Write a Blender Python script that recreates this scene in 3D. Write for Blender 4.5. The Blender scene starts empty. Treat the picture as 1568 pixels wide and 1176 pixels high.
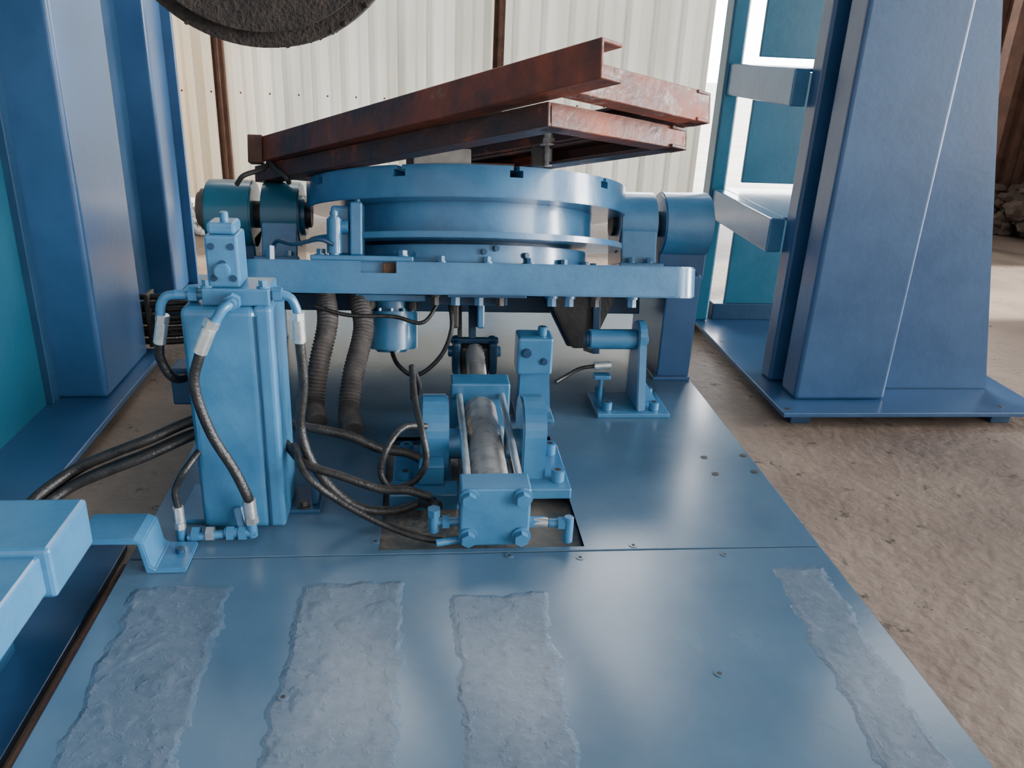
import bpy, bmesh, math, random
from mathutils import Vector, Matrix
random.seed(4)
SC=bpy.context.scene
COL=SC.collection

# ------------------------------------------------------------ materials
def _nt(name):
    m=bpy.data.materials.new(name); m.use_nodes=True
    nt=m.node_tree; b=nt.nodes['Principled BSDF']
    return m,nt,b
def N(nt,t,**k):
    n=nt.nodes.new(t)
    for a,v in k.items(): setattr(n,a,v)
    return n
def rgba(c): return (c[0],c[1],c[2],1)
def surf(name,c1,c2,rough=.4,rv=.15,scale=6,bump=.1,bscale=60,metal=0,spot=None,spotamt=.62,spotscale=25,detail=6,coat=0,crough=.15):
    m,nt,b=_nt(name); L=nt.links.new
    tc=N(nt,'ShaderNodeTexCoord')
    n1=N(nt,'ShaderNodeTexNoise'); n1.inputs['Scale'].default_value=scale; n1.inputs['Detail'].default_value=detail; n1.inputs['Roughness'].default_value=.65
    L(tc.outputs['Object'],n1.inputs['Vector'])
    cr=N(nt,'ShaderNodeValToRGB'); cr.color_ramp.elements[0].position=.35; cr.color_ramp.elements[1].position=.65
    cr.color_ramp.elements[0].color=rgba(c1); cr.color_ramp.elements[1].color=rgba(c2)
    L(n1.outputs['Fac'],cr.inputs['Fac'])
    out=cr.outputs['Color']
    if spot:
        n3=N(nt,'ShaderNodeTexNoise'); n3.inputs['Scale'].default_value=spotscale; n3.inputs['Detail'].default_value=8; n3.inputs['Roughness'].default_value=.7
        L(tc.outputs['Object'],n3.inputs['Vector'])
        mr=N(nt,'ShaderNodeMapRange'); mr.inputs['From Min'].default_value=spotamt; mr.inputs['From Max'].default_value=spotamt+.05
        L(n3.outputs['Fac'],mr.inputs['Value'])
        mx=N(nt,'ShaderNodeMix',data_type='RGBA'); L(mr.outputs[0],mx.inputs['Factor']); L(out,mx.inputs['A']); mx.inputs['B'].default_value=rgba(spot)
        out=mx.outputs['Result']
    L(out,b.inputs['Base Color'])
    b.inputs['Metallic'].default_value=metal
    if coat: b.inputs['Coat Weight'].default_value=coat; b.inputs['Coat Roughness'].default_value=crough
    mr2=N(nt,'ShaderNodeMapRange'); mr2.inputs['From Min'].default_value=.3; mr2.inputs['From Max'].default_value=.7
    mr2.inputs['To Min'].default_value=rough-rv/2; mr2.inputs['To Max'].default_value=rough+rv/2
    L(n1.outputs['Fac'],mr2.inputs['Value']); L(mr2.outputs[0],b.inputs['Roughness'])
    n2=N(nt,'ShaderNodeTexNoise'); n2.inputs['Scale'].default_value=bscale; n2.inputs['Detail'].default_value=4
    L(tc.outputs['Object'],n2.inputs['Vector'])
    bp=N(nt,'ShaderNodeBump'); bp.inputs['Strength'].default_value=bump; bp.inputs['Distance'].default_value=.01
    L(n2.outputs['Fac'],bp.inputs['Height']); L(bp.outputs['Normal'],b.inputs['Normal'])
    return m
BLUE=surf('blue_machine_paint',(.038,.155,.30),(.062,.215,.385),.34,.12,7,.10,45,spot=(.07,.12,.17),spotamt=.66,coat=.6,crough=.14)
BLUE2=surf('blue_structure_paint',(.020,.075,.175),(.030,.100,.225),.38,.15,4,.08,35,spot=(.03,.06,.1),spotamt=.68,coat=.5,crough=.18)
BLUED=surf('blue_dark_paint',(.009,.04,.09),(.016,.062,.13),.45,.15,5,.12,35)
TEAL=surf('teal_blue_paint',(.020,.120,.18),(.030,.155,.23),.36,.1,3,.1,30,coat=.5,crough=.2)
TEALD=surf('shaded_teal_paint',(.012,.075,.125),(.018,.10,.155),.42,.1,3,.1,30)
STEEL=surf('honed_steel_tube',(.32,.30,.28),(.46,.44,.41),.28,.1,14,.05,90,metal=.2)
CHROME=surf('zinc_fitting',(.6,.6,.58),(.8,.8,.78),.33,.1,40,.05,90,metal=.8)
DARK=surf('dark_oily_steel',(.02,.018,.016),(.06,.05,.04),.5,.2,12,.3,60)
RUBBER=surf('black_rubber_hose',(.012,.011,.011),(.03,.027,.025),.38,.1,30,.25,160)
CONDUIT=surf('dusty_conduit',(.06,.052,.047),(.12,.10,.09),.6,.1,20,.3,90)
RUST=surf('rusty_steel',(.08,.035,.02),(.16,.075,.045),.75,.1,8,.4,60)
TAN=surf('tan_cast_cap',(.18,.12,.08),(.28,.19,.13),.6,.1,10,.3,60)
PRIMER=surf('red_primer_rusted',(.055,.028,.02),(.38,.085,.032),.50,.2,4.5,.4,40,spot=(.26,.16,.11),spotamt=.62,spotscale=9)
PRIMERG=surf('grey_patched_primer',(.085,.036,.026),(.33,.085,.045),.52,.2,6,.4,40,spot=(.33,.27,.22),spotamt=.54,spotscale=8)
PRIMERD=surf('brown_primer_rusted',(.045,.026,.02),(.13,.05,.033),.5,.2,6,.4,40,spot=(.28,.075,.035),spotamt=.58,spotscale=6)
CREAM=surf('block_grey',(.25,.23,.2),(.4,.37,.32),.5,.1,10,.2,60)
FELT=surf('dark_brown_felt',(.016,.012,.010),(.045,.032,.025),.9,.05,40,1.0,140)
ROOFM=surf('roof_sheet',(.18,.18,.17),(.25,.25,.23),.7,.1,3,.1,20)
DIRTM=surf('rubble_earth',(.05,.034,.026),(.13,.09,.066),.9,.05,6,1,25)
CONC=surf('dusty_concrete',(.15,.105,.078),(.29,.215,.162),.58,.2,1.3,.6,28,spot=(.065,.046,.034),spotamt=.61,spotscale=13,detail=10)
YARD=surf('pale_yard_ground',(.50,.48,.44),(.66,.64,.6),.9,.05,2,.4,20)
RDIRT=surf('recess_grime',(.10,.12,.13),(.24,.20,.16),.7,.1,14,.5,60)

def plate_material(patches):
    m,nt,b=_nt('blue_floor_plate_paint'); L=nt.links.new
    def math_(op,a,bb=None,clamp=False):
        n=N(nt,'ShaderNodeMath',operation=op); n.use_clamp=clamp
        for i,v in enumerate((a,bb)):
            if v is None: continue
            if isinstance(v,(int,float)): n.inputs[i].default_value=v
            else: L(v,n.inputs[i])
        return n.outputs[0]
    tc=N(nt,'ShaderNodeTexCoord'); sx=N(nt,'ShaderNodeSeparateXYZ'); L(tc.outputs['Object'],sx.inputs[0])
    X,Y=sx.outputs['X'],sx.outputs['Y']
    def noise(s,d=6,r=.6):
        n=N(nt,'ShaderNodeTexNoise'); n.inputs['Scale'].default_value=s; n.inputs['Detail'].default_value=d; n.inputs['Roughness'].default_value=r
        L(tc.outputs['Object'],n.inputs['Vector']); return n.outputs['Fac']
    edge=math_('MULTIPLY',math_('SUBTRACT',noise(9,5),.52),.08)
    mask=None
    for x0,x1,y0,y1,sk in patches:
        XX=math_('ADD',X,math_('MULTIPLY',math_('SUBTRACT',Y,y1),sk))
        a=math_('MINIMUM',math_('SUBTRACT',XX,x0),math_('SUBTRACT',x1,XX))
        c=math_('MINIMUM',math_('SUBTRACT',y1,Y),math_('SUBTRACT',Y,y0))
        d=math_('MINIMUM',a,c)
        mask=d if mask is None else math_('MAXIMUM',mask,d)
    mk=math_('MULTIPLY',math_('ADD',mask,edge),80,True)
    big=noise(2.2,5)
    cr=N(nt,'ShaderNodeValToRGB'); cr.color_ramp.elements[0].position=.35; cr.color_ramp.elements[1].position=.68
    cr.color_ramp.elements[0].color=(.058,.120,.19,1); cr.color_ramp.elements[1].color=(.085,.162,.245,1); L(big,cr.inputs[0])
    fine=noise(38,8,.7)
    cr2=N(nt,'ShaderNodeValToRGB'); cr2.color_ramp.elements[0].position=.38; cr2.color_ramp.elements[1].position=.66
    cr2.color_ramp.elements[0].color=(.08,.12,.17,1); cr2.color_ramp.elements[1].color=(.14,.18,.235,1); L(fine,cr2.inputs[0])
    mx=N(nt,'ShaderNodeMix',data_type='RGBA'); L(math_('MULTIPLY',mk,.75),mx.inputs['Factor']); L(cr.outputs[0],mx.inputs['A']); L(cr2.outputs[0],mx.inputs['B'])
    dust=math_('MULTIPLY',math_('SUBTRACT',noise(5,8,.75),.50),1.4,True)
    mxd=N(nt,'ShaderNodeMix',data_type='RGBA'); L(math_('MULTIPLY',dust,.5),mxd.inputs['Factor']); L(mx.outputs['Result'],mxd.inputs['A']); mxd.inputs['B'].default_value=(.15,.16,.18,1)
    sp=math_('MULTIPLY',math_('SUBTRACT',noise(55,6,.7),.70),20,True)
    mx2=N(nt,'ShaderNodeMix',data_type='RGBA'); L(math_('MULTIPLY',sp,.6),mx2.inputs['Factor']); L(mxd.outputs['Result'],mx2.inputs['A']); mx2.inputs['B'].default_value=(.03,.05,.07,1)
    L(mx2.outputs['Result'],b.inputs['Base Color'])
    r=math_('ADD',math_('MULTIPLY',mk,.20),math_('ADD',.17,math_('MULTIPLY',big,.16)))
    L(r,b.inputs['Roughness'])
    b.inputs['Coat Weight'].default_value=.4; b.inputs['Coat Roughness'].default_value=.2
    lump=noise(13,2,.5)
    ramp=math_('MULTIPLY',math_('SUBTRACT',lump,.5),5,True)
    grit=math_('MULTIPLY',math_('SUBTRACT',noise(50,3),.55),4,True)
    h=math_('MULTIPLY',mk,math_('ADD',math_('MULTIPLY',ramp,.6),math_('ADD',math_('MULTIPLY',grit,.4),.45)))
    h=math_('ADD',h,math_('MULTIPLY',noise(35,3),.12))
    bp=N(nt,'ShaderNodeBump'); bp.inputs['Strength'].default_value=.55; bp.inputs['Distance'].default_value=.006
    L(h,bp.inputs['Height']); L(bp.outputs['Normal'],b.inputs['Normal'])
    return m
PLATE=plate_material([(-.66,-.44,.2,1.66,.02),(-.29,-.04,.2,1.66,0),(.07,.29,.2,1.60,0),(.88,1.02,.3,1.68,-.06)])

def wall_material():
    m,nt,b=_nt('corrugated_sheet'); L=nt.links.new
    tc=N(nt,'ShaderNodeTexCoord'); mp=N(nt,'ShaderNodeMapping'); mp.inputs['Scale'].default_value=(1,1,.12); L(tc.outputs['Object'],mp.inputs[0])
    n=N(nt,'ShaderNodeTexNoise'); n.inputs['Scale'].default_value=3; n.inputs['Detail'].default_value=6; L(mp.outputs[0],n.inputs['Vector'])
    cr=N(nt,'ShaderNodeValToRGB'); cr.color_ramp.elements[0].position=.3; cr.color_ramp.elements[1].position=.65
    cr.color_ramp.elements[0].color=(.46,.44,.37,1); cr.color_ramp.elements[1].color=(.66,.65,.59,1); L(n.outputs['Fac'],cr.inputs[0])
    sx=N(nt,'ShaderNodeSeparateXYZ'); L(tc.outputs['Object'],sx.inputs[0])
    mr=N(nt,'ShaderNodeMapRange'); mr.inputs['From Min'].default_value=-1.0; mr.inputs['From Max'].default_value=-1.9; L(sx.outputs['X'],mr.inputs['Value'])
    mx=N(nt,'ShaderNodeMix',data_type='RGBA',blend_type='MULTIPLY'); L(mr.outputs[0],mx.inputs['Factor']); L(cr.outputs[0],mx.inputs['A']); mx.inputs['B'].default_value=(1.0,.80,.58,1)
    L(mx.outputs['Result'],b.inputs['Base Color']); b.inputs['Roughness'].default_value=.5
    tr=N(nt,'ShaderNodeBsdfTranslucent'); L(mx.outputs['Result'],tr.inputs['Color'])
    ms=N(nt,'ShaderNodeMixShader'); ms.inputs[0].default_value=.18
    L(b.outputs[0],ms.inputs[1]); L(tr.outputs[0],ms.inputs[2]); L(ms.outputs[0],nt.nodes['Material Output'].inputs['Surface'])
    return m
WALL=wall_material()

# ------------------------------------------------------------ geometry helpers
def group(name,loc=(0,0,0),rot=(0,0,0),parent=None):
    e=bpy.data.objects.new(name,None); e.empty_display_size=.1; COL.objects.link(e)
    e.location=loc; e.rotation_euler=rot
    if parent: e.parent=parent
    return e
def mark_sharp(bm):
    for e in bm.edges:
        fs=e.link_faces
        if any(not f.smooth for f in fs) or e.calc_face_angle(0)>.7: e.smooth=False
def link(bm,name,mat,parent,smooth=None):
    me=bpy.data.meshes.new(name); bm.normal_update(); mark_sharp(bm); bm.to_mesh(me); bm.free()
    o=bpy.data.objects.new(name,me); COL.objects.link(o); me.materials.append(mat)
    if parent: o.parent=parent
    return o
def box(parent,name,a,b,mat,bev=.004,seg=2,M=None):
    bm=bmesh.new(); bmesh.ops.create_cube(bm,size=1)
    s=[abs(b[i]-a[i]) for i in range(3)]; c=[(a[i]+b[i])/2 for i in range(3)]
    bmesh.ops.scale(bm,vec=s,verts=bm.verts)
    if bev>0:
        bev=min(bev,min(s)*.45)
        bmesh.ops.bevel(bm,geom=bm.edges[:],offset=bev,segments=seg,affect='EDGES',profile=.5)
    bmesh.ops.translate(bm,vec=c,verts=bm.verts)
    if M is not None: bmesh.ops.transform(bm,matrix=M,verts=bm.verts)
    return link(bm,name,mat,parent)
def align(p0,p1):
    p0=Vector(p0);p1=Vector(p1); d=p1-p0
    return Matrix.Translation((p0+p1)/2)@d.to_track_quat('Z','Y').to_matrix().to_4x4(), d.length
def cyl(parent,name,p0,p1,r,mat,seg=32,bev=.003,r2=None):
    M,Ln=align(p0,p1); bm=bmesh.new()
    bmesh.ops.create_cone(bm,cap_ends=True,segments=seg,radius1=r,radius2=r if r2 is None else r2,depth=Ln)
    bv=0
    if bev>0 and seg>8:
        ed=[e for e in bm.edges if abs(e.verts[0].co.z-e.verts[1].co.z)<1e-6]
        bv=min(bev,Ln*.3,r*.3)
        bmesh.ops.bevel(bm,geom=ed,offset=bv,segments=2 if bv<.009 else 4,affect='EDGES')
    if seg>8:
        for f in bm.faces:
            zs=[v.co.z for v in f.verts]
            if max(zs)-min(zs)>(Ln-2*bv)*.9 and len(f.verts)<=4: f.smooth=True
    bmesh.ops.transform(bm,matrix=M,verts=bm.verts)
    return link(bm,name,mat,parent)
def prism(parent,name,pts,ax,a,b,mat,bev=.003,smooth_side=False):
    bm=bmesh.new()
    def mk(u,v,w):
        return {'x':(w,u,v),'y':(u,w,v),'z':(u,v,w)}[ax]
    vs=[bm.verts.new(mk(u,v,a)) for u,v in pts]; f=bm.faces.new(vs)
    r=bmesh.ops.extrude_face_region(bm,geom=[f]); nv=[g for g in r['geom'] if isinstance(g,bmesh.types.BMVert)]
    bmesh.ops.translate(bm,vec=Vector(mk(0,0,b))-Vector(mk(0,0,a)),verts=nv)
    bmesh.ops.recalc_face_normals(bm,faces=bm.faces)
    if bev>0: bmesh.ops.bevel(bm,geom=[e for e in bm.edges if e.calc_face_angle(0)>.5],offset=bev,segments=2,affect='EDGES')
    if smooth_side:
        i='xyz'.index(ax); w=abs(b-a)
        for f in bm.faces:
            c=[v.co[i] for v in f.verts]
            if max(c)-min(c)>w*.7: f.smooth=True
    return link(bm,name,mat,parent)
def hexbolt(parent,name,p,n,r,h,mat=None):
    mat=mat or BLUE; p=Vector(p); n=Vector(n).normalized()
    cyl(parent,name+'_washer',p,p+n*h*.25,r*1.35,mat,20,.001)
    return cyl(parent,name+'_head',p+n*h*.2,p+n*h,r,mat,6,0)
def socketbolt(parent,name,p,n,r,h,mat=None):
    mat=mat or BLUE; p=Vector(p); n=Vector(n).normalized()
    cyl(parent,name+'_head',p,p+n*h,r,mat,20,.002)
    cyl(parent,name+'_socket',p+n*h*.9,p+n*(h+.0006),r*.5,DARK,6,0)
def catmull(pts,k=10):
    P=[Vector(p) for p in pts]; P=[P[0]*2-P[1]]+P+[P[-1]*2-P[-2]]; out=[]
    for i in range(1,len(P)-2):
        for j in range(k):
            t=j/k; a,b,c,d=P[i-1:i+3]
            out.append(.5*((2*b)+(c-a)*t+(2*a-5*b+4*c-d)*t*t+(3*b-a-3*c+d)*t**3))
    out.append(P[-2]); return out
def sweep(parent,name,pts,r,mat,k=10,seg=12,ribs=0):
    C=catmull(pts,k); bm=bmesh.new(); rings=[]; up=Vector((0.13,.2,1)).normalized()
    if ribs:
        d=[0]
        for i in range(1,len(C)): d.append(d[-1]+(C[i]-C[i-1]).length)
        n=int(d[-1]/ribs)*2; D=[]
        j=0
        for i in range(n+1):
            s=d[-1]*i/n
            while j<len(d)-2 and d[j+1]<s: j+=1
            t=(s-d[j])/max(1e-9,d[j+1]-d[j]); D.append(C[j].lerp(C[j+1],t))
        C=D
    for i,c in enumerate(C):
        t=(C[min(i+1,len(C)-1)]-C[max(i-1,0)]).normalized()
        u=(up-t*up.dot(t))
        if u.length<.05: u=Vector((1,0,0))-t*t.x
        u.normalize(); up=u; v=t.cross(u)
        rr=r*(1.0 if (not ribs or i%2) else .86)
        rings.append([bm.verts.new(c+u*rr*math.cos(2*math.pi*q/seg)+v*rr*math.sin(2*math.pi*q/seg)) for q in range(seg)])
    for i in range(len(rings)-1):
        for q in range(seg):
            f=bm.faces.new((rings[i][q],rings[i][(q+1)%seg],rings[i+1][(q+1)%seg],rings[i+1][q])); f.smooth=True
    bm.faces.new(rings[0][::-1]); bm.faces.new(rings[-1])
    bmesh.ops.recalc_face_normals(bm,faces=bm.faces)
    return link(bm,name,mat,parent)
def ferrule(parent,name,p0,p1,r,mat=None):
    mat=mat or CHROME; cyl(parent,name,p0,p1,r,mat,20,.002)
    p0=Vector(p0);p1=Vector(p1); d=(p0-p1).normalized()
    cyl(parent,name+'_nut',p0,p0+d*.018,r*1.1,mat,6,0)
def boolean(o,cutters):
    for c in cutters:
        md=o.modifiers.new('cut','BOOLEAN'); md.operation='DIFFERENCE'; md.object=c; md.solver='EXACT'
    bpy.context.view_layer.update()
    dg=bpy.context.evaluated_depsgraph_get(); me=bpy.data.meshes.new_from_object(o.evaluated_get(dg))
    o.modifiers.clear(); o.data=me
    bm=bmesh.new(); bm.from_mesh(me); mark_sharp(bm); bm.to_mesh(me); bm.free()
    for c in cutters: bpy.data.objects.remove(c,do_unlink=True)
def boxes_mesh(name,lst,parent=None):
    bm=bmesh.new()
    for a,b,M in lst:
        r=bmesh.ops.create_cube(bm,size=1); vs=r['verts']
        bmesh.ops.scale(bm,vec=[b[i]-a[i] for i in range(3)],verts=vs)
        bmesh.ops.translate(bm,vec=[(a[i]+b[i])/2 for i in range(3)],verts=vs)
        if M is not None: bmesh.ops.transform(bm,matrix=M,verts=vs)
    return link(bm,name,DARK,parent)

# ------------------------------------------------------------ room shell
floor=box(None,'floor',(-9,-5,-.30),(10,6.95,-.06),CONC,0)
yard=box(None,'yard_ground',(-20,6.95,-.30),(22,40,-.075),YARD,0)
def corrugated(name,x0,x1,y,z0,z1,mat,per=.21,dep=.055,parent=None):
    bm=bmesh.new(); pts=[]; x=x0
    k=per/.25
    while x<x1:
        for dx,dy in ((0,0),(.055,0),(.065,-.012),(.085,-.012),(.095,0),(.155,0),(.180,-dep),(.218,-dep),(.243,0)):
            if x+dx*k<=x1: pts.append((x+dx*k,y+dy))
        x+=per
    lo=[bm.verts.new((a,b,z0)) for a,b in pts]; hi=[bm.verts.new((a,b,z1)) for a,b in pts]
    for i in range(len(pts)-1): bm.faces.new((lo[i],lo[i+1],hi[i+1],hi[i]))
    return link(bm,name,mat,parent)
g=group('wall_back')
corrugated('sheeting',-6,1.355,6.62,.0,4.4,WALL,parent=g)
corrugated('sheeting_below_light_gap',1.35,2.19,6.62,.0,1.75,WALL,parent=g)  # opening above is added out of view, widened to brighten the floor reflection
box(g,'light_gap_sill',(1.35,6.60,1.74),(2.19,6.66,1.78),RUST,.002)
wr=corrugated('wall_back_side',3.4,7.6,6.9,-.05,4.4,RUST)
box(None,'wall_left',(-6.1,-1.5,-.06),(-6.0,6.6,4.4),ROOFM,0)
g=group('wall_right')
box(g,'panel_near',(7.6,-1.5,-.06),(7.7,1.35,4.4),ROOFM,0)
box(g,'panel_far',(7.6,3.1,-.06),(7.7,6.9,4.4),ROOFM,0)
box(g,'panel_over_door',(7.6,1.35,3.0),(7.7,3.1,4.4),ROOFM,0)
g=group('ceiling')
box(g,'roof_main',(-8.5,-2.2,4.45),(9.8,5.55,4.5),ROOFM,0)
box(g,'roof_edge',(-8.5,6.75,4.45),(9.8,7.8,4.5),ROOFM,0)
g=group('wall_post')
for nm,x in (('post_a',-1.46),('post_b',.55)):
    box(g,nm,(x-.04,6.50,-.06),(x+.04,6.55,4.4),RUST,.004)
    box(g,nm+'_web',(x-.01,6.46,-.06),(x+.01,6.51,4.4),RUST,.002)
g=group('wall_rail')
box(g,'rail',(-6,6.64,2.3),(1.35,6.70,2.4),RUST,.004)
g=group('wall_screws')
bm=bmesh.new()
for i in range(24):
    r_=bmesh.ops.create_icosphere(bm,subdivisions=1,radius=.008); bmesh.ops.translate(bm,vec=(-2.6+i*.21,6.61,.78),verts=r_['verts'])
link(bm,'screw_row',RUST,g)

# ------------------------------------------------------------ floor plates
g=group('machine_bed_plate')
box(g,'front_plate',(-.71,.25,-.014),(1.055,1.768,0),PLATE,.002)
bp=box(g,'rear_plate',(-.71,1.773,-.014),(1.055,4.35,0),PLATE,.002)
cut=boxes_mesh('c',[((-.11,1.79,-.1),(.42,2.44,.1),None)])
boolean(bp,[cut])
box(g,'recess_floor',(-.2,1.70,-.05),(.5,2.55,-.030),RDIRT,.001)
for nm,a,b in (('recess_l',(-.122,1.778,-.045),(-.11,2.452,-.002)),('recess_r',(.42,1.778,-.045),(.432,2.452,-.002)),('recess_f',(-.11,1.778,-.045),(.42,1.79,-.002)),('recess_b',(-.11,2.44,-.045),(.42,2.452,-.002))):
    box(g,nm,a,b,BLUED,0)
for nm,a,b in (('skid_r',(1.0,.25,-.06),(1.04,4.35,-.014)),('skid_l',(-.70,.25,-.06),(-.66,4.35,-.014)),('skid_m',(.55,.25,-.06),(.62,4.35,-.014)),('skid_m2',(-.32,.25,-.06),(-.26,1.7,-.014))):
    box(g,nm,a,b,BLUED,0)
box(g,'rust_edge_strip',(-.722,.25,-.05),(-.711,1.76,-.006),RUST,0)
for i,(x,y) in enumerate(((.90,2.28),(.90,2.17),(1.035,2.29),(1.03,2.18))):
    cyl(g,'hole_%d'%i,(x,y,-.001),(x,y,.0012),.011,DARK,20,0)
for i,(x,y) in enumerate(((.62,1.31),(-.27,1.29),(-.12,1.83),(.22,1.755),(.78,1.74),(.55,1.79),(.40,1.74))):
    cyl(g,'countersunk_screw_%d'%i,(x,y,-.002),(x,y,.0015),.012,PLATE,20,.001)
    cyl(g,'screw_socket_%d'%i,(x,y,0),(x,y,.002),.005,DARK,6,0)

# ------------------------------------------------------------ turntable (tilted)
TILT=math.radians(-16.5)
base=group('tilting_turntable')
T=group('tilt_assembly',(.17,3.2,.68),(TILT,0,0),base)
disc=cyl(T,'table_disc',(0,0,-.10),(0,0,0),.60,BLUE,128,.003)
nar=[];wid=[]
for k in range(10):
    a=math.radians(-90+11.8+36*k)
    M=Matrix.Rotation(a,4,'Z')
    nar.append(((.25,-.010,-.03),(.7,.010,.02),M)); wid.append(((.25,-.022,-.036),(.7,.022,-.014),M))
boolean(disc,[boxes_mesh('c1',nar,T),boxes_mesh('c2',wid,T)])
cyl(T,'hub',(0,0,-.21),(0,0,-.10),.475,BLUE,96,.003)
cyl(T,'flange_disc',(0,0,-.225),(0,0,-.205),.592,BLUE,128,.002)
cyl(T,'slew_ring_gap',(0,0,-.24),(0,0,-.222),.40,BLUED,96,.002)
cyl(T,'slew_ring',(0,0,-.30),(0,0,-.238),.46,BLUE,96,.004)
for k in range(20):
    a=math.radians(-162+k*18+5); x,y=.485*math.cos(a),.485*math.sin(a)
    if y<-.1: hexbolt(T,'ring_bolt_%d'%k,(x,y*.97,-.30),(0,0,1),.013,.022)
for i,(x,z) in enumerate(((.03,-.262),(.17,-.27),(.07,-.25))):
    yy=-math.sqrt(.46**2-x*x); cyl(T,'grease_plug_%d'%i,(x,yy+.005,z),(x*1.05,yy-.015,z),.010,BLUED,12,.002)
def rrect(x0,x1,y0,y1,r,n=8):
    P=[]
    for cx_,cy_,a0 in ((x1-r,y0+r,-90),(x1-r,y1-r,0),(x0+r,y1-r,90),(x0+r,y0+r,180)):
        for i in range(n+1):
            a=math.radians(a0+90*i/n); P.append((cx_+r*math.cos(a),cy_+r*math.sin(a)))
    return P
fr=prism(T,'tilt_frame',rrect(-.77,.765,-.50,.42,.085),'z',-.405,-.30,BLUE,.005,True)
boolean(fr,[boxes_mesh('c3',[((-.37,-.6,-.338),(-.255,-.46,-.28),None)],T)])
box(T,'slot_block',(-.30,-.48,-.34),(-.26,-.44,-.305),RUST,.003)
box(T,'frame_lip',(-.09,-.505,-.413),(.17,-.46,-.405),BLUED,.002)
box(T,'lug_base',(-.53,-.49,-.30),(-.20,-.33,-.282),BLUE,.004)
box(T,'lug_block',(-.405,-.47,-.282),(-.365,-.36,-.11),BLUE,.006)
box(T,'lug_block_rear',(-.47,-.44,-.282),(-.405,-.36,-.12),BLUE,.010)
cyl(T,'lug_stop',(-.46,-.46,-.19),(-.41,-.46,-.19),.022,BLUE,20,.003)
cyl(T,'lock_cylinder',(-.455,-.47,-.282),(-.455,-.47,-.16),.024,BLUE,24,.006)
cyl(T,'lock_cylinder_cap',(-.455,-.47,-.16),(-.455,-.47,-.14),.014,BLUE,16,.003)
cyl(T,'lug_pin',(-.385,-.41,-.112),(-.385,-.41,-.095),.010,BLUE,12,.003)
for i,x in enumerate((-.50,-.235)):
    hexbolt(T,'lug_bolt_%d'%i,(x,-.45,-.284),(0,0,1),.016,.022)
sweep(T,'lug_hose',[(-.455,-.49,-.25),(-.50,-.50,-.235),(-.58,-.48,-.25),(-.64,-.45,-.24),(-.66,-.42,-.28)],.007,BLUED,8,10)
cyl(T,'lug_hose_fitting',(-.66,-.45,-.30),(-.66,-.45,-.255),.014,BLUE,6,0)
for s,xs in ((-1,(-.955,-.79)),(1,(.75,.94))):
    cyl(T,'outer_drum_%d'%s,(xs[0],0,-.115),(xs[1],0,-.115),.125,BLUE if s>0 else TEAL,64,.006)
for s,xs in ((-1,(-.755,-.62)),(1,(.575,.72))):
    cyl(T,'inner_drum_%d'%s,(xs[0],0,-.115),(xs[1],0,-.115),.122,BLUE if s>0 else TEAL,64,.005)
    box(T,'drum_saddle_%d'%s,(xs[0]+.004,-.115,-.30),(xs[1]-.004,.12,-.14),BLUE,.006)
    box(T,'drum_foot_%d'%s,(xs[0]-.015,-.17,-.30),(xs[1]+.01,.18,-.275),BLUE,.005)
    for j in (-1,1): hexbolt(T,'drum_bolt_%d_%d'%(s,j),((xs[0]+xs[1])/2+j*.035,-.14,-.276),(0,0,1),.013,.022)
cyl(T,'trunnion_shaft',(-.80,0,-.115),(-.60,0,-.115),.05,DARK,32,0)
cyl(T,'trunnion_shaft_r',(.56,0,-.115),(.80,0,-.115),.05,DARK,32,0)
cyl(T,'drum_flange',(-.62,0,-.115),(-.605,0,-.115),.075,BLUE,32,.003)
cyl(T,'drum_flange_hub',(-.605,0,-.115),(-.585,0,-.115),.045,DARK,32,.003)
cyl(T,'drum_cap',(-.995,0,-.10),(-.953,0,-.10),.075,TAN,32,.018)
cyl(T,'drum_cap_r',(.938,0,-.115),(.955,0,-.115),.085,BLUED,32,.004)
M0=(-.28,-.20)
box(T,'motor_mount',(-.40,-.33,-.43),(-.16,-.08,-.405),BLUE,.004)
for j in (-1,1): cyl(T,'motor_stud_%d'%j,(M0[0]+j*.075,M0[1]-.05,-.46),(M0[0]+j*.075,M0[1]-.05,-.43),.022,DARK,20,.003)
cyl(T,'motor_neck',(M0[0],M0[1],-.47),(M0[0],M0[1],-.42),.07,BLUE,40,.004)
cyl(T,'motor_flange',(M0[0],M0[1],-.515),(M0[0],M0[1],-.465),.098,BLUE,48,.004)
cyl(T,'motor_body',(M0[0],M0[1],-.60),(M0[0],M0[1],-.51),.094,BLUE,48,.004)
cyl(T,'motor_end_cap',(M0[0],M0[1],-.612),(M0[0],M0[1],-.595),.060,BLUE,40,.006)
for k in range(7):
    a=math.radians(-180+k*30); hexbolt(T,'motor_bolt_%d'%k,(M0[0]+.083*math.cos(a),M0[1]+.083*math.sin(a),-.466),(0,0,1),.008,.012)
prism(T,'gusset_arm',[(.30,-.405),(.56,-.405),(.47,-.60),(.40,-.60)],'y',-.12,-.09,DARK,.003)
prism(T,'gusset_arm_rear',[(.30,-.405),(.56,-.405),(.47,-.60),(.40,-.60)],'y',.0,.03,BLUED,.003)
box(T,'gusset_side',(.47,-.14,-.62),(.50,.04,-.40),BLUED,.004)
for i,x in enumerate((-.13,-.06,.02,.09,.27,.33,.42,.55)):
    hexbolt(T,'under_bolt_%d'%i,(x,-.40,-.405),(0,0,-1),.017,.035,BLUE if i%3 else DARK)
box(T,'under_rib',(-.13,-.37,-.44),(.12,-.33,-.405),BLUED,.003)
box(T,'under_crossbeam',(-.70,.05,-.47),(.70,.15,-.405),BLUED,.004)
box(T,'link_lug_l',(-.07,-.34,-.52),(-.045,-.22,-.405),DARK,.006)
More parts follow.
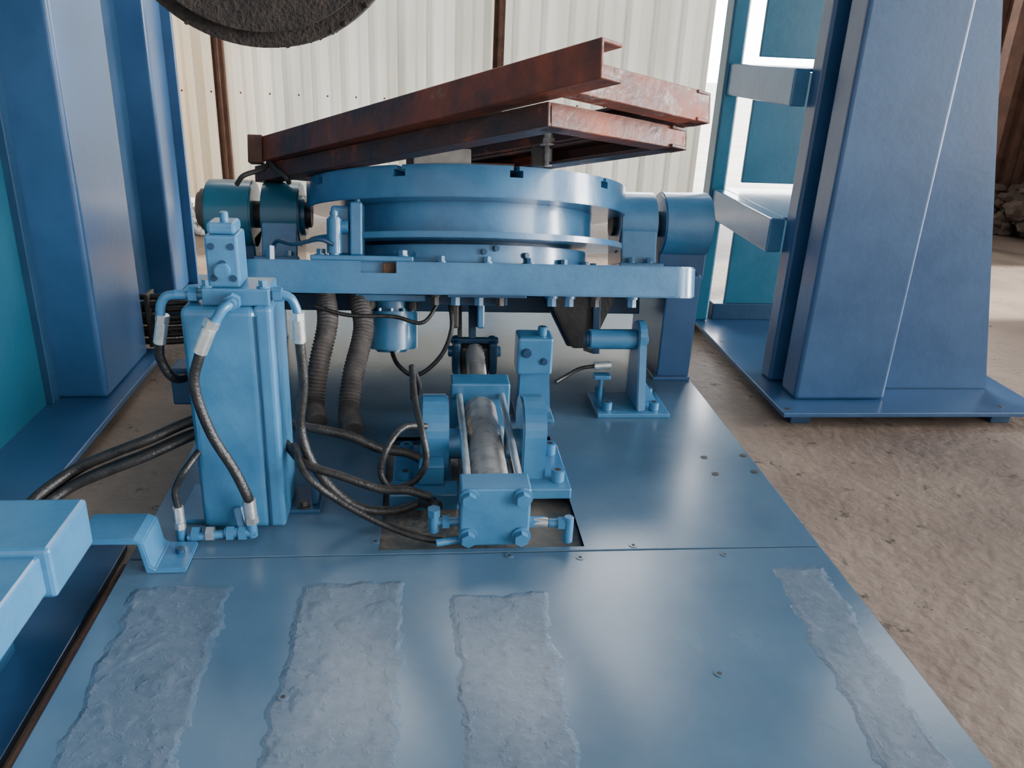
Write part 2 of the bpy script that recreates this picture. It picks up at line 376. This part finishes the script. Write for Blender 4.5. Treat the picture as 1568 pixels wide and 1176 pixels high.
box(T,'link_lug_r',(.02,-.34,-.52),(.045,-.22,-.405),BLUE,.006)
for s,x0,x1 in (('l',-.71,-.57),('r',.92,1.05)):
    box(base,'leg_'+s,(x0,2.95,0),(x1,3.40,.42),BLUE2,.006)
    box(base,'leg_foot_'+s,(x0-.02,2.93,0),(x1,3.42,.015),BLUE2,.003)
for s,x0,x1 in (('l',-.785,-.62),('r',.92,1.11)):
    box(base,'pedestal_'+s,(x0,3.10,.36),(x1,3.40,.50),BLUE2,.006)
    for j in (-1,1): hexbolt(base,'pedestal_bolt_%s%d'%(s,j),((x0+x1)/2+j*.05,3.12,.50),(0,0,1),.013,.02)

# ------------------------------------------------------------ steel beam frame on the table
F_=group('steel_channel_frame',(.17,3.2,.68),(TILT,0,0))
def channel(parent,name,p0,p1,n0,h,w,side,mat,t=.009):
    p0=Vector(p0);p1=Vector(p1); d=(p1-p0); Ln=d.length; d.normalize()
    prof=[(0,0),(w,0),(w,t),(t,t),(t,h-t),(w,h-t),(w,h),(0,h)]
    nrm=Vector((-d.y,d.x))*side
    bm=bmesh.new(); A=[];B=[]
    for u,v in prof:
        q=p0+nrm*u; A.append(bm.verts.new((q.x,q.y,n0+v))); q=q+d*Ln; B.append(bm.verts.new((q.x,q.y,n0+v)))
    n=len(prof)
    for i in range(n): bm.faces.new((A[i],A[(i+1)%n],B[(i+1)%n],B[i]))
    bm.faces.new(A);bm.faces.new(B[::-1]); bmesh.ops.recalc_face_normals(bm,faces=bm.faces)
    bmesh.ops.bevel(bm,geom=[e for e in bm.edges if e.calc_face_angle(0)>.5],offset=.0018,segments=1,affect='EDGES')
    return link(bm,name,mat,parent)
a=Vector((-.615,.79)).normalized(); b_=Vector((.84,.50)).normalized()
c0=Vector((.13,-1.19))
channel(F_,'lower_long_channel',c0,c0+a*1.5,.003,.058,.07,-1,PRIMERD)
channel(F_,'lower_front_channel',c0+b_*.01,c0+b_*.50,.003,.058,.06,1,PRIMER)
c1=c0+b_*.50
channel(F_,'lower_right_channel',c1,c1+a*1.45,.003,.058,.07,1,PRIMERD)
channel(F_,'lower_rear_channel',c0+a*1.35,c0+a*1.35+b_*.5,.003,.058,.06,-1,PRIMERD)
u0=Vector((.211,-1.41)); u1=Vector((-.747,-.115))
channel(F_,'upper_long_channel',u0,u1,.063,.086,.07,-1,PRIMER)
f0=Vector((.19,-1.27)); f1=Vector((.60,-1.0))
channel(F_,'upper_front_channel',f0,f1,.063,.080,.06,1,PRIMERG)
channel(F_,'upper_right_channel',f1,f1+a*1.35,.063,.080,.06,1,PRIMERD)
box(F_,'end_plate',(-.79,-.135,.055),(-.74,-.08,.152),RUST,.003)
box(F_,'packing_block',(-.20,-.57,.0),(-.02,-.50,.05),CREAM,.004)
box(F_,'packing_block_b',(-.02,-.55,.0),(.12,-.49,.012),RUST,.002)
box(F_,'clamp_bar',(.17,-.60,.0),(.21,-.56,.06),DARK,.004)
cyl(F_,'clamp_bolt',(.22,-.60,.0),(.22,-.60,.10),.013,STEEL,16,.002)
hexbolt(F_,'clamp_nut',(.22,-.60,.06),(0,0,1),.02,.025,STEEL)
sweep(F_,'wire_tie',[(-.72,-.10,.07),(-.73,-.16,.03),(-.79,-.2,.0),(-.82,-.18,-.03)],.009,DARK,6,8)
sweep(F_,'wire_tie_b',[(-.72,-.12,.07),(-.69,-.17,.03),(-.65,-.2,.0),(-.64,-.18,-.02)],.009,DARK,6,8)

# ------------------------------------------------------------ hydraulic tilt cylinder
g=group('hydraulic_cylinder')
cx=.185; cz=.09
box(g,'rear_cap',(.095,1.80,.0),(.275,1.885,.168),BLUE,.006)
box(g,'front_head',(.09,2.42,.005),(.28,2.51,.195),BLUE,.006)
cyl(g,'barrel',(cx,1.88,cz),(cx,2.43,cz+.01),.052,STEEL,48,0)
for i,(dx,dz) in enumerate(((-.068,-.062),(.068,-.062),(-.068,.055),(.068,.055))):
    cyl(g,'tie_rod_%d'%i,(cx+dx,1.80,cz+dz),(cx+dx,2.42,cz+.01+dz),.0105,CHROME,16,0)
    hexbolt(g,'tie_nut_%d'%i,(cx+dx,1.80,cz+dz*.98),(0,-1,0),.019,.024)
cyl(g,'gland',(cx,2.51,cz+.02),(cx,2.545,cz+.03),.055,BLUE,32,.004)
cyl(g,'piston_rod',(cx,2.52,cz+.03),(cx,2.76,cz+.09),.034,STEEL,32,0)
box(g,'rod_clevis',(.135,2.74,.09),(.235,2.82,.20),DARK,.01)
box(g,'clevis_top',(.10,2.77,.205),(.27,2.80,.222),BLUED,.003)
box(g,'clevis_ear_l',(.105,2.73,.10),(.135,2.83,.22),BLUED,.01); box(g,'clevis_ear_r',(.235,2.73,.10),(.265,2.83,.22),BLUED,.01)
cyl(g,'clevis_pin',(.09,2.79,.17),(.28,2.79,.17),.020,BLUE,24,.003)
prism(g,'tilt_link',[(2.76,.18),(2.80,.18),(2.96,.40),(2.90,.42)],'x',.165,.19,BLUED,.004)
prism(g,'tilt_link_b',[(2.77,.18),(2.80,.18),(2.96,.42),(2.90,.43)],'x',.125,.14,DARK,.003)
for s,x0,x1,f0_,f1_ in (('r',.285,.355,.285,.425),('l',-.005,.075,-.085,.085)):
    P=[(2.09,.0),(2.29,.0)]+[(2.19+.10*math.cos(math.radians(t)),.165+.085*math.sin(math.radians(t))) for t in range(0,181,15)]
    prism(g,'trunnion_block_'+s,P,'x',x0,x1,BLUE,.006)
    box(g,'trunnion_foot_'+s,(f0_,2.03,0),(f1_,2.31,.034),BLUE,.005)
    xb=(x1+f1_)/2 if s=='r' else (x0+f0_)/2-.003
    for j,yb in enumerate((2.08,2.25)): 
        socketbolt(g,'foot_bolt_%s%d'%(s,j),(xb,yb,.034),(0,0,1),.020,.036)
cyl(g,'trunnion_pin_r',(.245,2.19,.10),(.29,2.19,.10),.045,BLUE,32,0)
cyl(g,'trunnion_pin_l',(.07,2.19,.10),(.13,2.19,.10),.045,BLUE,32,0)
box(g,'foot_pad_l',(-.09,1.98,-.002),(.10,2.06,.05),BLUE,.005)
cyl(g,'port_fitting_r',(.275,1.825,.055),(.315,1.825,.055),.016,BLUE,6,0)
cyl(g,'port_ferrule_r',(.285,1.825,.055),(.325,1.82,.055),.014,CHROME,16,.002)
cyl(g,'port_elbow_r',(.325,1.82,.055),(.385,1.815,.055),.012,BLUE,12,.002)
cyl(g,'port_elbow_down_r',(.378,1.815,.0),(.378,1.815,.075),.014,BLUE,12,.003)
cyl(g,'port_nut_r',(.35,1.818,.055),(.368,1.817,.055),.018,BLUE,6,0)
cyl(g,'port_fitting_l',(.035,1.84,.05),(.095,1.84,.05),.012,BLUE,12,.002)
cyl(g,'port_elbow_l',(.03,1.84,.02),(.03,1.84,.085),.014,BLUE,12,.003)
cyl(g,'port_nut_l',(.052,1.84,.05),(.07,1.84,.05),.019,BLUE,6,0)
cyl(g,'port_nut_l2',(.03,1.84,.07),(.03,1.84,.09),.018,BLUE,6,0)
box(g,'port_block_l',(-.01,2.03,.05),(.06,2.09,.11),BLUE,.004)
cyl(g,'port_tube_l',(.035,1.80,.012),(.10,1.815,.012),.010,BLUE,12,0)

# ------------------------------------------------------------ pivot bracket (right) and small stand
g=group('pivot_bracket')
box(g,'foot_plate',(.61,2.58,0),(.87,2.78,.016),BLUE,.003)
P=[(2.60,.016),(2.78,.016),(2.78,.25)]+[(2.72+.055*math.cos(math.radians(t)),.27+.045*math.sin(math.radians(t))) for t in range(0,181,20)]+[(2.665,.24)]
prism(g,'upright',P,'x',.755,.785,BLUE,.004)
prism(g,'rib',[(.785,.016),(.85,.016),(.785,.12)],'y',2.69,2.71,BLUE,.003)
cyl(g,'pin_roller',(.585,2.72,.245),(.755,2.72,.245),.036,BLUE,40,.004)
cyl(g,'pin_roller_neck',(.57,2.72,.245),(.60,2.72,.245),.028,BLUED,32,.004)
cyl(g,'pin_end',(.785,2.72,.245),(.80,2.72,.245),.02,BLUE,24,.003)
for i,(x,y) in enumerate(((.65,2.62),(.82,2.62),(.83,2.75),(.65,2.75))): socketbolt(g,'bolt_%d'%i,(x,y,.016),(0,0,1),.018,.03)
box(g,'pin_tab',(.60,2.64,.12),(.66,2.68,.135),BLUE,.003)
cyl(g,'pin_tab_post',(.63,2.66,.016),(.63,2.66,.12),.008,BLUE,12,0)
cyl(g,'ferrule',(.60,2.66,.165),(.66,2.66,.17),.014,CHROME,16,.002)
sweep(g,'ferrule_tube',[(.60,2.66,.165),(.55,2.66,.155),(.50,2.65,.13),(.46,2.62,.12)],.007,RUBBER)
g=group('stop_bracket')
prism(g,'stand',[(.325,0),(.445,0),(.43,.20),(.33,.20)],'y',2.60,2.64,BLUE,.004)
box(g,'foot',(.32,2.54,0),(.45,2.70,.014),BLUE,.003)
box(g,'head_block',(.315,2.56,.17),(.435,2.66,.30),BLUE,.008)
socketbolt(g,'adjust_bolt',(.40,2.60,.30),(0,0,1),.016,.03)
cyl(g,'side_bolt',(.345,2.55,.25),(.345,2.57,.25),.016,BLUED,16,.003)
cyl(g,'side_bolt_b',(.405,2.55,.22),(.405,2.57,.22),.012,BLUED,16,.003)

# ------------------------------------------------------------ hydraulic valve tower
g=group('hydraulic_valve_tower')
box(g,'tank_body',(-.565,1.90,.0),(-.39,2.12,.60),BLUE,.018,4)
box(g,'tank_side_channel',(-.40,1.905,.0),(-.355,2.10,.603),BLUE,.012,3)
box(g,'weld_seam',(-.392,1.897,.01),(-.388,1.903,.58),BLUED,0)
box(g,'foot_l',(-.64,1.93,0),(-.55,2.12,.012),BLUE,.003)
box(g,'foot_r',(-.36,1.97,0),(-.275,2.10,.012),BLUED,.003)
box(g,'foot_r_rib',(-.30,2.0,.012),(-.285,2.09,.09),BLUED,.003)
hexbolt(g,'foot_bolt',(-.32,1.99,.012),(0,0,1),.013,.018,DARK)
box(g,'side_box',(-.64,2.02,.30),(-.56,2.10,.40),BLUED,.006)
box(g,'manifold',(-.515,1.92,.60),(-.36,2.03,.642),BLUE,.004)
box(g,'valve_block',(-.50,1.93,.642),(-.425,2.02,.765),BLUE,.006)
box(g,'valve_cap',(-.495,1.94,.765),(-.43,2.01,.792),BLUE,.008)
cyl(g,'valve_screw',(-.46,1.975,.79),(-.46,1.975,.812),.010,BLUE,12,.002)
for i,(x,z) in enumerate(((-.485,.665),(-.44,.665),(-.485,.74),(-.44,.74),(-.462,.70))): cyl(g,'valve_port_%d'%i,(x,1.926,z),(x,1.933,z),.008,BLUED,12,0)
cyl(g,'solenoid',(-.463,1.91,.685),(-.463,1.935,.685),.018,BLUE,20,.003)
cyl(g,'fit_l',(-.515,1.95,.618),(-.585,1.95,.618),.012,BLUE,12,.002); cyl(g,'nut_l',(-.53,1.95,.618),(-.55,1.95,.618),.019,BLUE,6,0)
cyl(g,'fit_r',(-.36,1.95,.622),(-.335,1.95,.622),.012,BLUE,12,.002); cyl(g,'nut_r',(-.355,1.95,.622),(-.335,1.95,.622),.019,BLUE,6,0)
cyl(g,'fit_f',(-.44,1.925,.618),(-.44,1.87,.618),.013,BLUE,12,.002); cyl(g,'nut_f',(-.44,1.905,.618),(-.44,1.885,.618),.020,BLUE,6,0)
for i,x in enumerate((-.505,-.375)): hexbolt(g,'manifold_bolt_%d'%i,(x,1.94,.642),(0,0,1),.012,.018)
sweep(g,'elbow_l',[(-.575,1.95,.618),(-.605,1.95,.612),(-.62,1.95,.585),(-.62,1.95,.55)],.011,BLUE,6,12)
sweep(g,'elbow_r',[(-.34,1.95,.622),(-.315,1.95,.612),(-.302,1.95,.58),(-.30,1.95,.56)],.011,BLUE,6,12)
sweep(g,'elbow_f',[(-.44,1.88,.618),(-.455,1.865,.61),(-.475,1.855,.58),(-.485,1.85,.565)],.012,BLUE,6,12)
cyl(g,'tee_a',(-.43,1.85,.01),(-.43,1.85,.07),.013,BLUE,12,.002)
cyl(g,'tee_b',(-.50,1.85,.022),(-.42,1.85,.022),.013,BLUE,12,.002)
cyl(g,'tee_c',(-.59,1.845,.012),(-.50,1.85,.018),.011,BLUE,12,.002)
for i,x in enumerate((-.445,-.475,-.525,-.56)): cyl(g,'tee_nut_%d'%i,(x,1.85,.02),(x-.018,1.85,.02),.019,BLUE if i!=2 else CHROME,6,0)
cyl(g,'tee_d',(-.455,1.86,.02),(-.47,1.89,.07),.014,BLUE,12,.002)
cyl(g,'tee_e',(-.605,1.85,.0),(-.605,1.85,.06),.012,BLUE,12,.002)

# ------------------------------------------------------------ hoses
g=group('hydraulic_hoses')
HR=.0115
ferrule(g,'ferrule_a',(-.62,1.95,.55),(-.632,1.95,.495),.015)
sweep(g,'hose_a',[(-.632,1.95,.50),(-.635,1.955,.45),(-.61,1.98,.39),(-.57,2.14,.36),(-.52,2.2,.34)],HR,RUBBER)
ferrule(g,'ferrule_b',(-.485,1.85,.57),(-.512,1.845,.51),.017)
sweep(g,'hose_b',[(-.51,1.845,.512),(-.53,1.84,.43),(-.505,1.84,.31),(-.46,1.84,.21),(-.435,1.84,.14),(-.43,1.85,.11)],HR+.001,RUBBER)
ferrule(g,'ferrule_b2',(-.43,1.85,.068),(-.432,1.85,.12),.016)
ferrule(g,'ferrule_c',(-.30,1.95,.56),(-.30,1.95,.50),.0155)
sweep(g,'hose_c',[(-.30,1.95,.50),(-.297,1.95,.39),(-.31,1.95,.26),(-.27,1.93,.15),(-.18,1.92,.055),(-.08,1.93,.03),(.0,1.93,.055),(.03,1.90,.075)],HR+.001,RUBBER)
ferrule(g,'ferrule_c2',(.03,1.88,.075),(.0,1.93,.058),.016,RUBBER)
sweep(g,'hose_d',[(-.53,2.0,.24),(-.57,1.87,.21),(-.605,1.85,.15),(-.605,1.85,.10)],.009,RUBBER)
ferrule(g,'ferrule_d',(-.605,1.85,.055),(-.605,1.85,.10),.013)
sweep(g,'hose_e',[(-.03,2.15,.36),(-.02,2.05,.30),(.0,1.97,.24),(.01,1.95,.17),(-.02,1.95,.11),(-.08,1.95,.09),(-.11,1.96,.13),(-.09,1.98,.20),(-.05,2.05,.22),(.01,2.1,.20)],.009,RUBBER)
sweep(g,'hose_f',[(-.40,2.13,.20),(-.30,2.1,.195),(-.20,2.1,.17),(-.12,2.1,.13),(-.04,2.1,.115),(.02,2.08,.09)],HR+.002,RUBBER)
sweep(g,'hose_g',[(-.36,2.0,.20),(-.30,1.92,.18),(-.21,1.9,.155),(-.11,1.9,.115),(-.04,1.9,.11),(.02,1.9,.09)],HR,RUBBER)
sweep(g,'hose_h',[(-.33,1.95,.22),(-.29,1.86,.18),(-.21,1.85,.11),(-.10,1.84,.045),(-.01,1.82,.018),(.05,1.81,.012)],.009,RUBBER)
sweep(g,'motor_cable',[(-.12,2.95,.22),(-.11,2.8,.17),(-.08,2.7,.145),(-.02,2.68,.12),(.06,2.7,.18),(.10,2.72,.28),(.09,2.78,.38)],.008,RUBBER)
sweep(g,'upper_cable',[(-.36,2.7,.36),(-.25,2.7,.33),(-.10,2.72,.32),(.0,2.72,.30),(.06,2.76,.37)],.007,RUBBER)
sweep(g,'drop_cable',[(-.02,2.62,.14),(-.03,2.5,.20),(-.03,2.3,.2),(-.01,2.2,.28),(-.03,2.15,.36)],.008,RUBBER)
for i,(dx,dz,dy) in enumerate(((0,0,0),(.01,.032,.03),(-.02,-.012,.05),(.0,.014,.08))):
    sweep(g,'bundle_hose_%d'%i,[(-1.02+dx,1.62,.02),(-.96+dx,1.78+dy,.085+dz),(-.88,1.88+dy,.13+dz),(-.80,1.90+dy,.165+dz),(-.70,1.92+dy,.20+dz),(-.62,1.96+dy,.225+dz),(-.55,2.0+dy*.5,.245+dz)],.0135,RUBBER)
g=group('flexible_conduit')
sweep(g,'conduit_a',[(-.36,2.95,.40),(-.335,2.80,.36),(-.32,2.70,.30),(-.345,2.62,.18),(-.36,2.56,.06),(-.34,2.48,.035)],.036,CONDUIT,8,20,ribs=.012)
sweep(g,'conduit_b',[(-.22,2.95,.39),(-.22,2.80,.36),(-.20,2.70,.28),(-.23,2.58,.16),(-.24,2.50,.06),(-.22,2.40,.04)],.036,CONDUIT,8,20,ribs=.012)
g=group('ribbed_hose_stack')
for i in range(8):
    z=.015+(i%8)*.026; y=3.30+.02*(i%2)
    sweep(g,'stack_hose_%d'%i,[(-1.24,y+.03,z),(-1.12,y,z),(-1.0,y+.01,z+random.uniform(-.004,.006)),(-.93,y+.06,z),(-.88,y+.25,max(.015,z-.01))],.0135,RUBBER,8,10,ribs=.014)
box(g,'stack_clamp',(-1.10,3.27,.0),(-1.085,3.36,.22),DARK,.003)

# ------------------------------------------------------------ guide rail at left
g=group('hydraulic_guide_rail')
box(g,'rail_beam',(-.99,.55,.10),(-.775,1.60,.195),BLUE,.008)
box(g,'rail_end_sleeve',(-1.02,1.50,.09),(-.755,1.71,.210),BLUE,.010)
box(g,'rail_support',(-.97,.7,-.06),(-.86,1.5,.10),BLUED,.004)
P=[(-.80,.095),(-.67,.095),(-.65,.085),(-.64,.02),(-.63,.012),(-.56,.012),(-.56,.0),(-.652,.0),(-.664,.08),(-.80,.082)]
prism(g,'z_bracket',P,'y',1.71,1.83,BLUE,.003)
cyl(g,'bracket_bolt',(-.59,1.78,.012),(-.59,1.78,.025),.011,BLUED,16,.002)
box(g,'lower_plate',(-1.3,.25,-.055),(-.76,1.9,-.04),BLUE2,.002)

# ------------------------------------------------------------ left columns
g=group('steel_column')
box(g,'column_box',(-1.27,2.75,0),(-1.085,3.20,4.4),BLUE2,.018,5)
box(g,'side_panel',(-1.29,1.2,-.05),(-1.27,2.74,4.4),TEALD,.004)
box(g,'side_return',(-1.275,2.70,0),(-1.245,2.75,4.4),BLUED,.003)
box(g,'base_plate',(-1.7,1.6,-.02),(-1.035,3.26,0),BLUE2,.003)
box(g,'base_foot',(-1.6,1.7,-.06),(-1.08,3.2,-.02),BLUED,0)
g=group('steel_column')
box(g,'column_box',(-1.36,3.98,0),(-1.18,4.22,4.4),BLUE2,.016,4)
box(g,'column_flange',(-1.40,4.22,0),(-1.14,4.25,4.4),BLUE2,.004)
box(g,'base_plate',(-1.55,3.85,-.06),(-1.05,4.4,0),BLUED,.003)
box(g,'link_web',(-1.34,3.20,0),(-1.30,3.98,4.4),BLUED,.002)

# ------------------------------------------------------------ right pillar and ladder frame
g=group('tapered_support_pillar')
box(g,'front_box',(1.40,2.74,0),(1.76,2.87,4.4),BLUE2,.014,4)
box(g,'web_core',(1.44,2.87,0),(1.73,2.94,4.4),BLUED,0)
box(g,'rear_box',(1.375,2.93,0),(1.76,3.02,4.4),BLUE2,.012,4)
prism(g,'tapered_gusset',[(1.75,0),(2.26,0),(1.76,2.10),(1.75,2.10)],'y',2.855,2.885,BLUE2,.004)
prism(g,'gusset_fold',[(1.75,0),(1.79,0),(1.765,2.05),(1.75,2.05)],'y',2.80,2.86,BLUE2,.004)
box(g,'base_plate',(1.31,2.62,-.018),(2.36,3.02,0),BLUE2,.003)
box(g,'base_strip',(1.31,3.015,-.018),(1.85,4.0,0),BLUE2,.003)
for i,(x,y) in enumerate(((1.4,2.66),(2.2,2.66),(1.95,2.8),(1.8,3.7),(1.4,3.9))): box(g,'foot_block_%d'%i,(x-.04,y,-.06),(x+.04,y+.08,-.018),BLUED,.003)
for i,(x,y) in enumerate(((1.34,2.66),(2.20,2.68),(1.345,3.4))): cyl(g,'plate_hole_%d'%i,(x,y,-.001),(x,y,.001),.011,DARK,16,0)
box(g,'ladder_post',(1.30,3.70,0),(1.375,3.80,4.4),TEAL,.012,4)
for i,(z0,z1) in enumerate(((.50,.63),(1.035,1.165),(1.75,1.88))):
    box(g,'rung_%d'%i,(1.315,3.02,z0),(1.375,3.70,z1),BLUE,.006)
    box(g,'rung_shelf_%d'%i,(1.375,3.05,z1-.012),(1.76,3.74,z1),BLUE,.002)
for i,(z0,z1) in enumerate(((0,.60),(.655,1.14),(1.195,1.85),(1.91,4.4))):
    box(g,'back_panel_%d'%i,(1.46,3.74,z0),(1.95,3.76,z1),TEAL,.004)
box(g,'foot_brace',(1.40,3.72,0),(1.96,3.80,.08),BLUED,.004)

# ------------------------------------------------------------ suspended wheel at top
g=group('headstock_face_wheel')
cyl(g,'felt_disc',(-.33,1.86,1.475),(-.33,1.98,1.475),.305,FELT,96,.03)
bm=bmesh.new()
for k in range(220):
    a_=random.uniform(0,2*math.pi); rr=.302; p=Vector((-.33+rr*math.cos(a_),1.88+random.uniform(0,.08),1.475+rr*math.sin(a_)))
    r_=bmesh.ops.create_icosphere(bm,subdivisions=1,radius=random.uniform(.002,.006)); bmesh.ops.translate(bm,vec=p,verts=r_['verts'])
link(bm,'frayed_rim',FELT,g)
cyl(g,'hub_plate',(-.33,1.98,1.475),(-.33,2.02,1.475),.16,BLUED,48,.004)
box(g,'support_arm',(-1.269,2.02,1.42),(-.2,2.14,1.60),BLUE2,.008)

# ------------------------------------------------------------ rubble and posts on right/back
def rubble(name,x0,x1,y0,y1,z0,h,n,mat,smin=.05,smax=.16):
    bm=bmesh.new()
    for i in range(n):
        r_=bmesh.ops.create_icosphere(bm,subdivisions=2,radius=1)
        s=random.uniform(smin,smax); vs=r_['verts']
        for v in vs: v.co*=1+random.uniform(-.22,.22)
        bmesh.ops.scale(bm,vec=(s*random.uniform(.7,1.3),s*random.uniform(.7,1.3),s*random.uniform(.5,.9)),verts=vs)
        bmesh.ops.translate(bm,vec=(random.uniform(x0,x1),random.uniform(y0,y1),z0+random.random()**1.5*h),verts=vs)
    return link(bm,name,mat,None)
rubble('rubble_pile',4.6,6.2,6.0,6.5,-.03,.34,420,DIRTM,.02,.09)
GR=surf('white_gravel',(.5,.48,.45),(.75,.73,.7),.9,.05,9,.5,40)
rubble('gravel_heap',-2.3,-1.0,5.6,6.3,-.06,.07,320,GR,.02,.05)
g=group('rusty_door_post')
box(g,'post',(4.02,5.75,-.06),(4.12,5.85,4.4),RUST,.006)

# ------------------------------------------------------------ lights / world
w=bpy.data.worlds.new('World'); SC.world=w; w.use_nodes=True
nt=w.node_tree; bg=nt.nodes['Background']; bg.inputs['Color'].default_value=(.95,.97,1,1)
tc=N(nt,'ShaderNodeTexCoord'); sx=N(nt,'ShaderNodeSeparateXYZ'); nt.links.new(tc.outputs['Generated'],sx.inputs[0])
def wm(op,a,b):
    n=N(nt,'ShaderNodeMath',operation=op)
    for i,v in enumerate((a,b)):
        if isinstance(v,(int,float)): n.inputs[i].default_value=v
        else: nt.links.new(v,n.inputs[i])
    return n.outputs[0]
sy=wm('MULTIPLY',wm('POWER',wm('MAXIMUM',sx.outputs['Y'],0),2),17.0)
sxx=wm('MULTIPLY',wm('POWER',wm('MAXIMUM',sx.outputs['X'],0),6),70.0)
nt.links.new(wm('ADD',wm('ADD',sy,sxx),.82),bg.inputs['Strength'])
sl=bpy.data.lights.new('sun','SUN'); sl.energy=9; sl.angle=.02; sl.color=(1,.93,.82)
so=bpy.data.objects.new('sun',sl); COL.objects.link(so)
so.rotation_euler=Vector((-.6,-.35,-1)).to_track_quat('-Z','Y').to_euler()

# ------------------------------------------------------------ camera
p=math.radians(22.4);yw=math.radians(6.7);r=math.radians(2.7)
Fw=Vector((math.sin(yw)*math.cos(p),math.cos(yw)*math.cos(p),-math.sin(p)))
R0=Vector((math.cos(yw),-math.sin(yw),0));U0=R0.cross(Fw)
X=math.cos(r)*R0+math.sin(r)*U0;Y=-math.sin(r)*R0+math.cos(r)*U0
cd=bpy.data.cameras.new('camera'); co=bpy.data.objects.new('camera',cd); COL.objects.link(co)
M=Matrix((X,Y,-Fw)).transposed().to_4x4(); M.translation=Vector((0,0,1.2)); co.matrix_world=M
cd.sensor_width=36; cd.lens=36*1262/1568; cd.clip_start=.02
SC.camera=co
